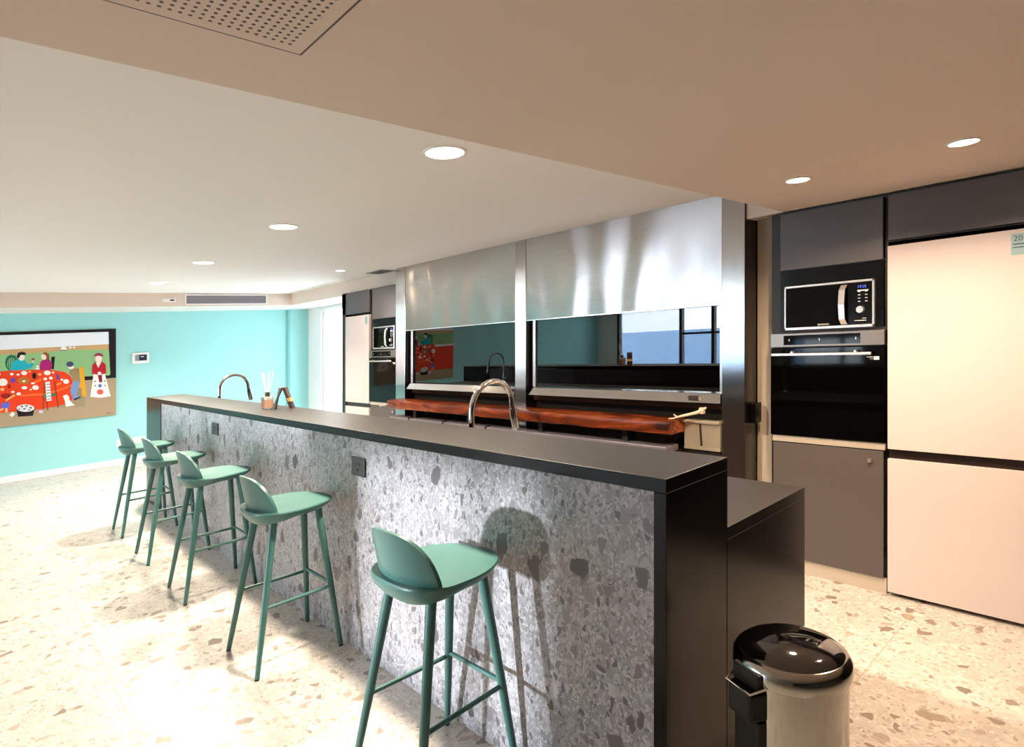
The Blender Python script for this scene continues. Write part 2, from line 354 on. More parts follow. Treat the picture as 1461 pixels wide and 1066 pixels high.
# ------------------------------------------------------------------ bar stools
def make_stool():
    r = thing('bar_stool', (0, 0, 0), 'dark green stool', 'stool', 'green bar stools along the terrazzo bar')
    # seat shell: outline swept from under-edge to top, deeper at the back
    n = 64
    def outline(th):
        c, s_ = math.cos(th), math.sin(th)
        e = 3.2 if c < 0 else 2.35
        q = (abs(c)**e+abs(s_)**e)**(-1/e)
        x, y = q*c, q*s_
        wid = .197-.014*max(0, x)-.026*max(0, x)**2
        return (x*(.216 if x > 0 else .208)+.010, y*wid)
    def top(x, y): return .733-.010*math.exp(-((x+.02)**2+y*y)/.018)+(.004 if x < -.1 else 0)-.008*max(0, (x-.08)/.14)**2
    def under(x): return .028+.022*max(0, min(1, (-.02-x)/.18))
    rs = []
    for f, mode in ((.02, 'u'), (.6, 'u'), (.86, 'u'), (.955, 'm'), (.995, 'e'), (1.0, 't2'), (.985, 't'), (.93, 't'), (.7, 't'), (.4, 't'), (.02, 't')):
        ring = []
        for k in range(n):
            x, y = outline(2*PI*k/n); X, Y = x*f, y*f; z = top(X, Y); d = under(x)
            if mode == 'u': z = top(0, 0)-d
            elif mode == 'm': z = z-d*.78
            elif mode == 'e': z = z-d*.3
            elif mode == 't2': z = z-.006
            ring.append((X, Y, z))
        rs.append(ring)
    obj('seat', MB().rings(rs), M['stool'], r, smooth=True)
    # backrest: thin curved plate with an arched top, standing inside the rim of the seat
    b = MB(); nu, nv = 28, 8; W = .176; rs = []
    def bp(u, v, off):
        y = W*u; hmax = .172*(max(0, 1-abs(u)**3.2))**.5
        z = .711+(.018+hmax)*v
        x = -.166+.054*u*u-.04*(v*hmax/.172)+off
        return (x, y, z)
    us = [math.sin((-1+2*i/nu)*PI/2) for i in range(nu+1)]
    front = [[bp(u, j/nv, .006) for j in range(nv+1)] for u in us]; back = [[bp(u, j/nv, -.007) for j in range(nv+1)] for u in us]
    for a, c in zip(front, back): rs.append(a+c[::-1])
    obj('backrest', b.rings(rs), M['stool'], r, smooth=True)
    T = {(-1, -1): (-.105, -.115), (-1, 1): (-.105, .115), (1, -1): (.128, -.088), (1, 1): (.128, .088)}
    Fo = {(-1, -1): (-.212, -.197), (-1, 1): (-.212, .197), (1, -1): (.198, -.197), (1, 1): (.198, .197)}
    def at(k, z):
        f = z/.685; return (Fo[k][0]+(T[k][0]-Fo[k][0])*f, Fo[k][1]+(T[k][1]-Fo[k][1])*f, z)
    for k in T:
        lg = obj('leg', MB().tube([at(k, .008), at(k, .3), at(k, .702)], [.0115, .0155, .0185], 16), M['stool'], r, smooth=True)
        obj('foot_glide', MB().tube([at(k, 0), at(k, .009)], [.010, .0108], 12), M['glide'], lg, smooth=True)
    for sy in (-1, 1): obj('stretcher', MB().tube([at((-1, sy), .298), at((1, sy), .298)], .0085, 10), M['stool'], r, smooth=True)
    obj('stretcher', MB().tube([at((1, -1), .312), at((1, 1), .312)], .0085, 10), M['stool'], r, smooth=True)
    return r
stool_labels = ['large dark green bar stool in front, nearest the black end of the bar', 'second green bar stool from the camera, below the square socket', 'middle green bar stool of the row of five', 'fourth green bar stool, second from the teal wall',
                'farthest and smallest green bar stool, beside the white wall sockets']
st0 = make_stool()
for i, (y, rz) in enumerate(((1.695, .02), (2.99, .0), (4.165, -.01), (5.14, .0), (6.08, .0))):
    s = st0 if i == 0 else copy_tree(st0)
    s.location = (1.203, y, 0); s.rotation_euler = (0, 0, rz); s['label'] = stool_labels[i]
PAINT=[((22, 16, 20),[(0.338,1.919),(1.602,1.927),(1.605,1.235),(1.543,1.236),(1.242,1.232),(1.242,1.306),(0.338,1.385)]),
((232, 236, 243),[(0.338,1.883),(1.516,1.883),(1.519,1.707),(0.338,1.692)]),
((198, 160, 112),[(0.338,1.692),(1.519,1.711),(1.519,1.612),(0.338,1.603)]),
((140, 184, 128),[(0.338,1.634),(0.67,1.635),(1.114,1.654),(1.521,1.631),(1.537,1.288),(1.521,1.275),(1.242,1.285),(0.338,1.305)]),
((150, 135, 105),[(0.338,1.305),(1.045,1.239),(1.244,1.232),(1.244,0.876),(0.338,0.987)]),
((24, 100, 80),[(0.543,1.522),(0.535,1.47),(0.511,1.433),(0.479,1.422),(0.447,1.439),(0.424,1.479),(0.415,1.531),(0.424,1.583),(0.447,1.619),(0.479,1.631),(0.511,1.615),(0.535,1.575)]),
((120, 175, 120),[(0.529,1.51),(0.522,1.468),(0.505,1.439),(0.481,1.43),(0.457,1.443),(0.44,1.475),(0.434,1.517),(0.44,1.558),(0.457,1.587),(0.481,1.596),(0.505,1.584),(0.522,1.552)]),
((24, 100, 80),[(0.441,1.603),(0.448,1.442),(0.456,1.442),(0.449,1.603)]),
((24, 100, 80),[(0.464,1.612),(0.467,1.44),(0.475,1.44),(0.472,1.612)]),
((24, 100, 80),[(0.486,1.622),(0.485,1.439),(0.494,1.438),(0.495,1.621)]),
((24, 100, 80),[(0.509,1.631),(0.504,1.438),(0.512,1.437),(0.517,1.63)]),
((30, 170, 185),[(0.469,1.454),(0.486,1.54),(0.543,1.569),(0.612,1.544),(0.638,1.495),(0.686,1.512),(0.708,1.489),(0.67,1.444),(0.606,1.429),(0.559,1.406),(0.528,1.379),(0.486,1.423)]),
((240, 225, 215),[(0.611,1.592),(0.606,1.568),(0.594,1.551),(0.577,1.545),(0.56,1.553),(0.548,1.572),(0.543,1.596),(0.548,1.62),(0.56,1.637),(0.577,1.643),(0.594,1.635),(0.606,1.616)]),
((25, 20, 25),[(0.528,1.597),(0.541,1.65),(0.58,1.664),(0.622,1.645),(0.617,1.616),(0.57,1.621),(0.549,1.576)]),
((150, 60, 60),[(0.709,1.555),(0.707,1.547),(0.701,1.541),(0.694,1.54),(0.686,1.542),(0.681,1.549),(0.679,1.557),(0.681,1.565),(0.686,1.571),(0.694,1.572),(0.701,1.57),(0.707,1.563)]),
((235, 225, 215),[(0.689,1.545),(0.689,1.511),(0.698,1.511),(0.698,1.545)]),
((20, 18, 25),[(0.882,1.574),(0.921,1.578),(0.91,1.412),(0.882,1.414)]),
((170, 30, 110),[(0.758,1.417),(0.769,1.519),(0.805,1.548),(0.866,1.54),(0.893,1.476),(0.888,1.413),(0.822,1.37)]),
((238, 215, 200),[(0.834,1.584),(0.83,1.562),(0.819,1.546),(0.805,1.541),(0.791,1.548),(0.781,1.565),(0.777,1.588),(0.781,1.609),(0.791,1.625),(0.805,1.63),(0.819,1.623),(0.83,1.606)]),
((140, 80, 45),[(0.783,1.628),(0.822,1.644),(0.857,1.617),(0.863,1.547),(0.833,1.528),(0.827,1.598)]),
((226, 62, 22),[(0.338,1.414),(0.419,1.428),(0.533,1.428),(0.702,1.419),(0.91,1.398),(1.022,1.367),(1.091,1.305),(1.11,1.211),(1.1,1.12),(1.116,1.005),(1.068,0.943),(0.932,0.917),(0.778,0.899),(0.512,0.901),(0.338,0.905)]),
((240, 110, 40),[(0.564,1.108),(0.8,1.103),(0.955,1.135),(1.102,1.191),(1.102,1.17),(0.955,1.114),(0.8,1.08),(0.564,1.088)]),
((240, 120, 40),[(0.707,1.239),(0.782,1.28),(0.774,1.303),(0.698,1.262)]),
((240, 140, 50),[(0.942,1.189),(0.992,1.212),(0.985,1.234),(0.934,1.211)]),
((180, 110, 40),[(0.665,1.281),(0.656,1.258),(0.633,1.243),(0.601,1.24),(0.57,1.249),(0.547,1.269),(0.538,1.293),(0.547,1.316),(0.57,1.331),(0.601,1.335),(0.633,1.325),(0.656,1.306)]),
((240, 232, 225),[(0.636,1.383),(0.632,1.37),(0.62,1.361),(0.604,1.359),(0.589,1.364),(0.577,1.375),(0.573,1.389),(0.577,1.402),(0.589,1.411),(0.604,1.413),(0.62,1.408),(0.632,1.397)]),
((240, 232, 225),[(0.876,1.366),(0.871,1.351),(0.858,1.341),(0.84,1.338),(0.823,1.344),(0.81,1.356),(0.805,1.372),(0.81,1.386),(0.823,1.397),(0.84,1.399),(0.858,1.394),(0.871,1.381)]),
((240, 232, 225),[(0.753,1.184),(0.748,1.168),(0.736,1.158),(0.718,1.156),(0.701,1.162),(0.689,1.175),(0.684,1.191),(0.689,1.206),(0.701,1.216),(0.718,1.219),(0.736,1.213),(0.748,1.2)]),
((240, 232, 225),[(0.636,1.193),(0.632,1.183),(0.621,1.177),(0.606,1.175),(0.592,1.18),(0.581,1.188),(0.577,1.199),(0.581,1.209),(0.592,1.215),(0.606,1.216),(0.621,1.212),(0.632,1.203)]),
((240, 232, 225),[(0.441,1.282),(0.435,1.259),(0.417,1.243),(0.394,1.239),(0.371,1.247),(0.354,1.267),(0.347,1.291),(0.354,1.314),(0.371,1.33),(0.394,1.335),(0.417,1.326),(0.435,1.307)]),
((240, 232, 225),[(1.071,1.233),(1.067,1.218),(1.055,1.208),(1.039,1.206),(1.023,1.211),(1.012,1.224),(1.008,1.239),(1.012,1.255),(1.023,1.265),(1.039,1.267),(1.055,1.262),(1.067,1.249)]),
((240, 232, 225),[(0.5,1.381),(0.497,1.374),(0.49,1.368),(0.481,1.367),(0.472,1.37),(0.465,1.376),(0.463,1.385),(0.465,1.392),(0.472,1.398),(0.481,1.399),(0.49,1.396),(0.497,1.39)]),
((240, 232, 225),[(0.839,1.289),(0.837,1.28),(0.829,1.274),(0.819,1.272),(0.81,1.276),(0.802,1.283),(0.8,1.292),(0.802,1.301),(0.81,1.307),(0.819,1.308),(0.829,1.305),(0.837,1.298)]),
((240, 232, 225),[(0.897,1.294),(0.894,1.285),(0.887,1.278),(0.877,1.277),(0.867,1.28),(0.86,1.288),(0.857,1.298),(0.86,1.307),(0.867,1.314),(0.877,1.316),(0.887,1.312),(0.894,1.304)]),
((240, 232, 225),[(0.681,1.164),(0.679,1.158),(0.676,1.155),(0.67,1.154),(0.665,1.156),(0.661,1.16),(0.66,1.166),(0.661,1.171),(0.665,1.175),(0.67,1.176),(0.676,1.174),(0.679,1.169)]),
((240, 232, 225),[(0.711,1.243),(0.708,1.238),(0.701,1.234),(0.692,1.234),(0.682,1.236),(0.675,1.241),(0.672,1.246),(0.675,1.252),(0.682,1.255),(0.692,1.256),(0.701,1.253),(0.708,1.248)]),
((240, 232, 225),[(0.914,1.365),(0.913,1.36),(0.908,1.356),(0.901,1.355),(0.894,1.357),(0.89,1.362),(0.888,1.368),(0.89,1.373),(0.894,1.377),(0.901,1.378),(0.908,1.375),(0.913,1.371)]),
((240, 232, 225),[(1.008,1.263),(1.006,1.256),(1.001,1.252),(0.994,1.251),(0.987,1.253),(0.982,1.259),(0.981,1.266),(0.982,1.273),(0.987,1.277),(0.994,1.279),(1.001,1.276),(1.006,1.271)]),
((240, 232, 225),[(0.56,1.369),(0.558,1.364),(0.552,1.36),(0.543,1.359),(0.535,1.361),(0.529,1.366),(0.527,1.372),(0.529,1.378),(0.535,1.382),(0.543,1.383),(0.552,1.381),(0.558,1.376)]),
((240, 232, 225),[(0.618,1.279),(0.616,1.273),(0.61,1.269),(0.601,1.268),(0.593,1.271),(0.587,1.276),(0.584,1.282),(0.587,1.288),(0.593,1.292),(0.601,1.293),(0.61,1.29),(0.616,1.285)]),
((240, 232, 225),[(0.764,1.43),(0.761,1.425),(0.752,1.422),(0.74,1.421),(0.728,1.424),(0.719,1.428),(0.716,1.434),(0.719,1.439),(0.728,1.443),(0.74,1.443),(0.752,1.441),(0.761,1.436)]),
((240, 232, 225),[(0.755,1.458),(0.753,1.452),(0.748,1.448),(0.74,1.447),(0.732,1.449),(0.727,1.454),(0.725,1.461),(0.727,1.467),(0.732,1.471),(0.74,1.472),(0.748,1.47),(0.753,1.465)]),
((240, 232, 225),[(0.372,1.392),(0.369,1.381),(0.363,1.372),(0.353,1.37),(0.344,1.374),(0.338,1.383),(0.335,1.395),(0.338,1.407),(0.344,1.415),(0.353,1.418),(0.363,1.414),(0.369,1.405)]),
((240, 232, 225),[(0.508,1.152),(0.506,1.146),(0.5,1.141),(0.491,1.14),(0.483,1.143),(0.477,1.149),(0.475,1.156),(0.477,1.162),(0.483,1.166),(0.491,1.167),(0.5,1.165),(0.506,1.159)]),
((240, 232, 225),[(0.572,1.121),(0.569,1.112),(0.56,1.106),(0.549,1.105),(0.537,1.108),(0.529,1.116),(0.526,1.126),(0.529,1.135),(0.537,1.141),(0.549,1.142),(0.56,1.139),(0.569,1.131)]),
((240, 170, 110),[(0.78,1.353),(0.778,1.344),(0.771,1.338),(0.762,1.337),(0.752,1.34),(0.746,1.347),(0.743,1.356),(0.746,1.365),(0.752,1.371),(0.762,1.373),(0.771,1.369),(0.778,1.362)]),
((240, 170, 110),[(0.409,1.196),(0.407,1.185),(0.399,1.178),(0.389,1.177),(0.379,1.181),(0.371,1.189),(0.369,1.2),(0.371,1.21),(0.379,1.217),(0.389,1.219),(0.399,1.215),(0.407,1.207)]),
((240, 170, 110),[(0.672,1.397),(0.671,1.391),(0.666,1.388),(0.66,1.387),(0.653,1.389),(0.648,1.393),(0.647,1.399),(0.648,1.404),(0.653,1.408),(0.66,1.409),(0.666,1.407),(0.671,1.402)]),
((110, 70, 170),[(0.466,1.32),(0.512,1.343),(0.523,1.274),(0.471,1.273)]),
((28, 16, 22),[(0.727,1.34),(0.724,1.32),(0.716,1.305),(0.706,1.301),(0.695,1.307),(0.687,1.323),(0.684,1.344),(0.687,1.364),(0.695,1.378),(0.706,1.383),(0.716,1.376),(0.724,1.361)]),
((80, 70, 140),[(0.932,1.34),(0.955,1.345),(0.972,1.274),(0.938,1.27)]),
((150, 25, 20),[(0.47,1.226),(0.468,1.211),(0.463,1.201),(0.455,1.198),(0.448,1.202),(0.443,1.214),(0.441,1.229),(0.443,1.243),(0.448,1.253),(0.455,1.257),(0.463,1.252),(0.468,1.241)]),
((150, 25, 20),[(0.478,1.104),(0.471,1.088),(0.451,1.077),(0.425,1.075),(0.398,1.083),(0.379,1.098),(0.372,1.116),(0.379,1.132),(0.398,1.143),(0.425,1.145),(0.451,1.137),(0.471,1.122)]),
((225, 175, 90),[(0.424,1.04),(0.517,1.103),(0.507,1.125),(0.415,1.061)]),
((95, 100, 200),[(0.379,1.022),(0.461,1.032),(0.455,0.933),(0.409,0.958),(0.379,0.949)]),
((230, 180, 130),[(0.394,0.964),(0.364,0.944),(0.373,0.922),(0.404,0.942)]),
((230, 180, 130),[(0.418,0.958),(0.416,0.905),(0.439,0.901),(0.441,0.954)]),
((28, 20, 26),[(0.526,0.931),(0.708,0.908),(0.692,0.824),(0.543,0.831)]),
((215, 212, 215),[(0.709,0.921),(0.696,0.898),(0.663,0.885),(0.617,0.884),(0.572,0.896),(0.539,0.918),(0.527,0.944),(0.539,0.967),(0.572,0.98),(0.617,0.982),(0.663,0.97),(0.696,0.947)]),
((60, 60, 90),[(0.593,0.956),(0.589,0.95),(0.58,0.948),(0.571,0.952),(0.568,0.959),(0.571,0.965),(0.58,0.967),(0.589,0.963)]),
((60, 60, 90),[(0.642,0.957),(0.638,0.952),(0.628,0.95),(0.617,0.954),(0.613,0.96),(0.617,0.966),(0.628,0.967),(0.638,0.963)]),
((60, 60, 90),[(0.683,0.929),(0.679,0.921),(0.67,0.919),(0.661,0.924),(0.657,0.932),(0.661,0.939),(0.67,0.941),(0.679,0.937)]),
((60, 60, 90),[(0.621,0.923),(0.617,0.917),(0.606,0.916),(0.596,0.92),(0.592,0.926),(0.596,0.932),(0.606,0.933),(0.617,0.929)]),
((60, 60, 90),[(0.564,0.926),(0.561,0.92),(0.554,0.919),(0.547,0.922),(0.543,0.928),(0.547,0.934),(0.554,0.935),(0.561,0.932)]),
((60, 60, 90),[(0.667,0.903),(0.663,0.899),(0.654,0.898),(0.645,0.901),(0.641,0.907),(0.645,0.911),(0.654,0.912),(0.663,0.909)]),
((140, 60, 30),[(0.806,1.248),(0.788,0.898),(0.801,0.896),(0.819,1.246)]),
((140, 60, 30),[(0.909,1.25),(0.948,0.897),(0.961,0.898),(0.922,1.251)]),
((140, 60, 30),[(0.832,0.995),(0.839,0.877),(0.852,0.876),(0.845,0.995)]),
((140, 60, 30),[(0.785,1.039),(0.934,1.057),(0.931,1.079),(0.782,1.061)]),
((70, 110, 80),[(0.794,1.083),(0.921,1.097),(0.927,1.055),(0.805,1.043)]),
((240, 238, 238),[(0.819,1.249),(0.866,1.253),(0.884,1.001),(0.835,0.996)]),
((90, 95, 110),[(0.829,1.212),(0.87,1.212),(0.87,1.223),(0.828,1.223)]),
((90, 95, 110),[(0.831,1.173),(0.873,1.173),(0.872,1.184),(0.83,1.184)]),
((90, 95, 110),[(0.833,1.134),(0.875,1.134),(0.874,1.145),(0.832,1.145)]),
((90, 95, 110),[(0.835,1.095),(0.877,1.095),(0.876,1.106),(0.834,1.106)]),
((90, 95, 110),[(0.837,1.056),(0.879,1.056),(0.879,1.067),(0.837,1.067)]),
((90, 95, 110),[(0.84,1.017),(0.882,1.017),(0.881,1.028),(0.839,1.028)]),
((225, 160, 40),[(1.18,1.418),(1.23,1.419),(1.261,1.015),(1.214,1.014),(1.209,1.135),(1.154,1.146),(1.197,1.21)]),
((150, 130, 95),[(1.062,1.357),(1.102,1.396),(1.177,1.404),(1.189,1.225),(1.114,1.215),(1.102,1.304)]),
((120, 145, 190),[(1.114,1.232),(1.195,1.222),(1.154,1.044),(1.195,1.008),(1.12,0.974),(1.082,1.108)]),
((40, 45, 70),[(1.12,0.994),(1.189,1.019),(1.201,1.003),(1.128,0.969)]),
((235, 225, 220),[(1.125,1.423),(1.121,1.409),(1.109,1.399),(1.093,1.397),(1.077,1.402),(1.065,1.413),(1.061,1.428),(1.065,1.441),(1.077,1.451),(1.093,1.453),(1.109,1.448),(1.121,1.437)]),
((70, 78, 110),[(1.123,1.461),(1.117,1.443),(1.102,1.431),(1.082,1.427),(1.061,1.434),(1.046,1.449),(1.041,1.467),(1.046,1.485),(1.061,1.498),(1.082,1.501),(1.102,1.495),(1.117,1.48)]),
((240, 235, 228),[(1.005,1.046),(1.045,1.063),(1.07,1.032),(1.077,0.982),(1.12,0.92),(1.139,0.906),(1.036,0.899),(1.025,0.981)]),
((238, 225, 215),[(0.49,0.903),(0.459,0.867),(0.482,0.834),(0.514,0.87)]),
((230, 190, 225),[(0.799,0.862),(0.795,0.853),(0.787,0.847),(0.775,0.846),(0.763,0.85),(0.754,0.858),(0.751,0.868),(0.754,0.877),(0.763,0.883),(0.775,0.884),(0.787,0.88),(0.795,0.872)]),
((235, 230, 228),[(1.343,1.312),(1.472,1.304),(1.54,0.983),(1.421,0.975),(1.305,1.001)]),
((178, 22, 44),[(1.325,1.313),(1.33,1.436),(1.367,1.472),(1.439,1.475),(1.482,1.431),(1.489,1.307),(1.421,1.291)]),
((240, 222, 212),[(1.367,1.469),(1.433,1.471),(1.397,1.391)]),
((240, 215, 205),[(1.44,1.515),(1.435,1.489),(1.42,1.471),(1.399,1.465),(1.379,1.474),(1.364,1.494),(1.358,1.52),(1.364,1.546),(1.379,1.564),(1.399,1.57),(1.42,1.561),(1.435,1.541)]),
((150, 60, 80),[(1.346,1.55),(1.367,1.59),(1.403,1.597),(1.445,1.58),(1.455,1.538),(1.397,1.557)]),
((130, 20, 40),[(1.391,1.293),(1.439,1.289),(1.443,1.187),(1.409,1.19)]),
((240, 222, 212),[(1.433,1.311),(1.43,1.3),(1.422,1.292),(1.411,1.29),(1.4,1.294),(1.392,1.303),(1.389,1.315),(1.392,1.326),(1.4,1.334),(1.411,1.337),(1.422,1.332),(1.43,1.323)]),
((222, 90, 85),[(1.457,1.051),(1.452,1.033),(1.438,1.021),(1.418,1.018),(1.399,1.025),(1.385,1.04),(1.38,1.06),(1.385,1.078),(1.399,1.09),(1.418,1.093),(1.438,1.086),(1.452,1.071)]),
((85, 110, 190),[(1.438,1.139),(1.435,1.127),(1.427,1.119),(1.416,1.117),(1.405,1.121),(1.397,1.131),(1.394,1.144),(1.397,1.156),(1.405,1.164),(1.416,1.166),(1.427,1.162),(1.435,1.152)]),
((70, 80, 90),[(1.37,1.205),(1.367,1.198),(1.361,1.196),(1.354,1.2),(1.351,1.207),(1.354,1.214),(1.361,1.216),(1.367,1.213)]),
((70, 80, 90),[(1.479,1.201),(1.476,1.194),(1.47,1.192),(1.463,1.195),(1.46,1.203),(1.463,1.21),(1.47,1.212),(1.476,1.208)]),
((70, 80, 90),[(1.373,1.146),(1.37,1.139),(1.363,1.137),(1.356,1.14),(1.353,1.148),(1.356,1.155),(1.363,1.157),(1.37,1.153)]),
((70, 80, 90),[(1.484,1.139),(1.481,1.132),(1.474,1.13),(1.468,1.134),(1.465,1.141),(1.468,1.148),(1.474,1.15),(1.481,1.147)]),
((240, 240, 240),[(0.972,1.663),(1.045,1.659),(1.045,1.69),(1.005,1.717),(0.988,1.693)]),
((235, 235, 235),[(1.103,1.686),(1.101,1.679),(1.094,1.675),(1.085,1.673),(1.076,1.676),(1.069,1.681),(1.067,1.688),(1.069,1.695),(1.076,1.7),(1.085,1.701),(1.094,1.699),(1.101,1.693)]),
((235, 235, 235),[(1.144,1.684),(1.142,1.678),(1.136,1.673),(1.128,1.672),(1.12,1.674),(1.114,1.679),(1.111,1.686),(1.114,1.692),(1.12,1.696),(1.128,1.698),(1.136,1.695),(1.142,1.69)]),
((50, 40, 40),[(0.972,1.653),(1.045,1.649),(1.045,1.657),(0.972,1.661)]),
((60, 50, 45),[(1.494,0.749),(1.55,0.748),(1.549,0.754),(1.494,0.755)])]
# ------------------------------------------------------------------ grill wall
col_labels = ('wide brushed steel column beside the recessed beige wall strip', 'narrow brushed steel post between the two grill shutters', 'brushed steel post next to the farther oven')
for (y0, y1), lab in zip(((1.792, 1.945), (3.772, 3.908), (5.70, 5.89)), col_labels):
    c = thing('steel_column', (XF, y0, 0), lab, 'steel column', 'steel posts of the grill wall')
    obj('cladding', box(XF, y0, 0, XF+.15, y1, ZC if y0 > 1.8 else ZC), M['column_steel'], c, bevel=.002)
    obj('side_panel', box(XF+.004, y0-.001, 0, XF+.15, y0+.002, ZC), mat('dark_column_side', (40,30,28), .14, .4, coat=.3), c)
for (y0, y1), lab in zip(((1.945, 3.772), (3.908, 5.70)), ('nearer grill bay with steel shutter mirroring the bright window', 'farther grill bay with steel shutter mirroring a warm light streak')):
    b = thing('grill_bay', (XF, y0, 0), lab, 'grill', 'built-in grill bays')
    obj('steel_shutter', box(XF+.004, y0+.002, 1.628, XF+.02, y1-.002, ZC), M['shutter_steel'], b, bevel=.0015)
    obj('shutter_edge', box(XF+.003, y0+.002, 1.622, XF+.022, y1-.002, 1.630), M['silver'], b)
    fz = MB().box(4.22, y0, .95, 4.30, y1, ZC).box(XF+.09, y0, .93, 4.22, y1, .96).box(XF+.1, y0, .96, 4.22, y0+.03, ZC).box(XF+.1, y1-.03, .96, 4.22, y1, ZC)
    obj('firebox', fz, M['grill_brick'], b)
    obj('grate', MB().box(3.8, y0+.2, 1.03, 4.15, y1-.2, 1.04).box(3.8, y0+.2, .96, 3.82, y1-.2, 1.03).box(4.13, y0+.2, .96, 4.15, y1-.2, 1.03), M['grill_black'], b)
    obj('glass_screen', box(XF+.07, y0+.045, 1.045, XF+.076, y1-.03, 1.75), M['fire_glass'], b)
    for ya, yb in ((y0+.004, y0+.045), (y1-.062, y1-.03)):
        obj('glass_frame', box(XF+.055, ya, 1.045, XF+.085, yb, 1.76), M['silver'], b, bevel=.002)
    led = MB().prism([(XF-.02, y0+.004, .988), (XF-.02, y1-.09, .988), (XF+.05, y1-.05, 1.045), (XF+.05, y0+.012, 1.045)], (.05, 0, 0))
    led = MB().add([(XF-.02,y0+.003,.985),(XF-.02,y1-.055,.985),(XF+.02,y1-.075,1.045),(XF+.02,y0+.02,1.045),(XF+.10,y0+.003,.985),(XF+.10,y1-.055,.985),(XF+.10,y1-.075,1.045),(XF+.10,y0+.02,1.045)],
                   [(0,1,2,3),(5,4,7,6),(3,2,6,7),(1,0,4,5),(0,3,7,4),(2,1,5,6)])
    lo = obj('front_ledge', led, M['sill_steel'], b, bevel=.002)
    yl = y0+(.16 if y0 < 3 else .02); 
    obj('dark_plate', box(XF-.016, yl, 1.002, XF+.02, yl+.075, 1.028), M['wood_dark'], lo)  # small dark plate inset in the ledge
    obj('recess_back', box(XF+.12, y0, .60, XF+.16, y1, .93), M['grill_black'], b)  # near-black sheet across the opening below the ledge
gb = thing('grill_cabinet', (3.44, 1.96, 0), 'low dark base with steel rail under the wooden beam', 'grill base')
obj('carcass', MB().box(3.47, 2.25, 0, XF-.002, 5.74, .66).box(XF-.002, 1.95, 0, XF+.11, 3.768, .66).box(XF-.002, 3.912, 0, XF+.11, 5.69, .66), M['cab_dark'], gb)
obj('steel_rail', box(3.45, 2.25, .66, 3.60, 5.74, .70), M['rail'], gb, bevel=.004)
for y in (4.1, 4.75, 5.35): obj('rail_joint', box(3.445, y, .655, 3.5, y+.02, .708), M['cab_dark'], gb)
bm_ = thing('wooden_beam', (3.52, 4, .70), 'thick orange-brown oiled wood beam along the front of the grills', 'wood beam')
xs = [2.205+k*(5.745-2.205)/30 for k in range(31)]
rs = []
random.seed(3)
for y in xs:
    j = [random.uniform(-.004, .004) for _ in range(4)]
    rs.append([(3.418+j[0], y, .796+j[1]), (3.408+j[0], y, .835), (3.418+j[2], y, .872+j[3]*.5), (3.432, y, .878), (3.612, y, .878), (3.616, y, .79), (3.44, y, .788)])
obj('beam', MB().rings(rs), M['beam'], bm_, smooth=True)
for y in (2.6, 3.45, 4.4, 5.3): obj('bracket', box(3.50, y, .70, 3.60, y+.05, .789), M['cab_dark'], bm_)
obj('pull_rod', MB().tube([(3.41, 5.70, .84), (3.36, 5.80, .815)], .006, 8), M['silver'], bm_, smooth=True)
ad = thing('ash_drawer', (XF, 1.95, .70), 'pale steel drawer box between the beam end and wide column', 'drawer')
obj('drawer_front', MB().box(XF-.012, 1.952, .69, XF+.008, 2.212, .845).box(XF-.016, 1.95, .672, XF+.004, 2.212, .69), M['inner_steel'], ad, bevel=.002)
obj('top_rail', box(XF-.03, 1.95, .850, XF+.02, 2.205, .868), M['inner_steel'], ad, bevel=.003)
obj('drawer_body', box(XF+.008, 1.953, .69, XF+.11, 2.21, .855), M['inner_steel'], ad)
obj('divider', MB().prism([(XF-.014,2.075,.70),(XF-.014,2.09,.70),(XF-.014,2.10,.842),(XF-.014,2.085,.842)], (.003,0,0)), M['wood_dark'], ad)
tg = thing('grill_tongs', (3.55, 2.2, .88), 'cream handled grill tongs lying across the end of the beam', 'tongs')
obj('handle', MB().tube([(3.50, 2.215, .893), (3.56, 2.09, .925), (3.60, 2.045, .955)], [.006, .011, .007], 8), M['cream_tool'], tg, smooth=True)
obj('jaw', MB().tube([(3.50, 2.215, .889), (3.47, 2.245, .887)], [.006, .004], 8), M['cream_tool'], tg, smooth=True)
obj('jaw', MB().tube([(3.51, 2.20, .893), (3.55, 2.255, .905)], [.006, .004], 8), M['cream_tool'], tg, smooth=True)
obj('hinge_block', box(3.575, 2.055, .915, 3.61, 2.085, .955), M['cream_tool'], tg, bevel=.003)
sb = thing('isolator_switch', (3.72, 1.76, .86), 'small black isolator box on the side of the wide steel column', 'switch')
obj('housing', box(3.66, 1.742, .862, 3.745, 1.791, .988), M['black_gloss'], sb, bevel=.004)
obj('rocker', box(3.68, 1.738, .90, 3.725, 1.743, .95), M['bin_black'], sb, bevel=.002)

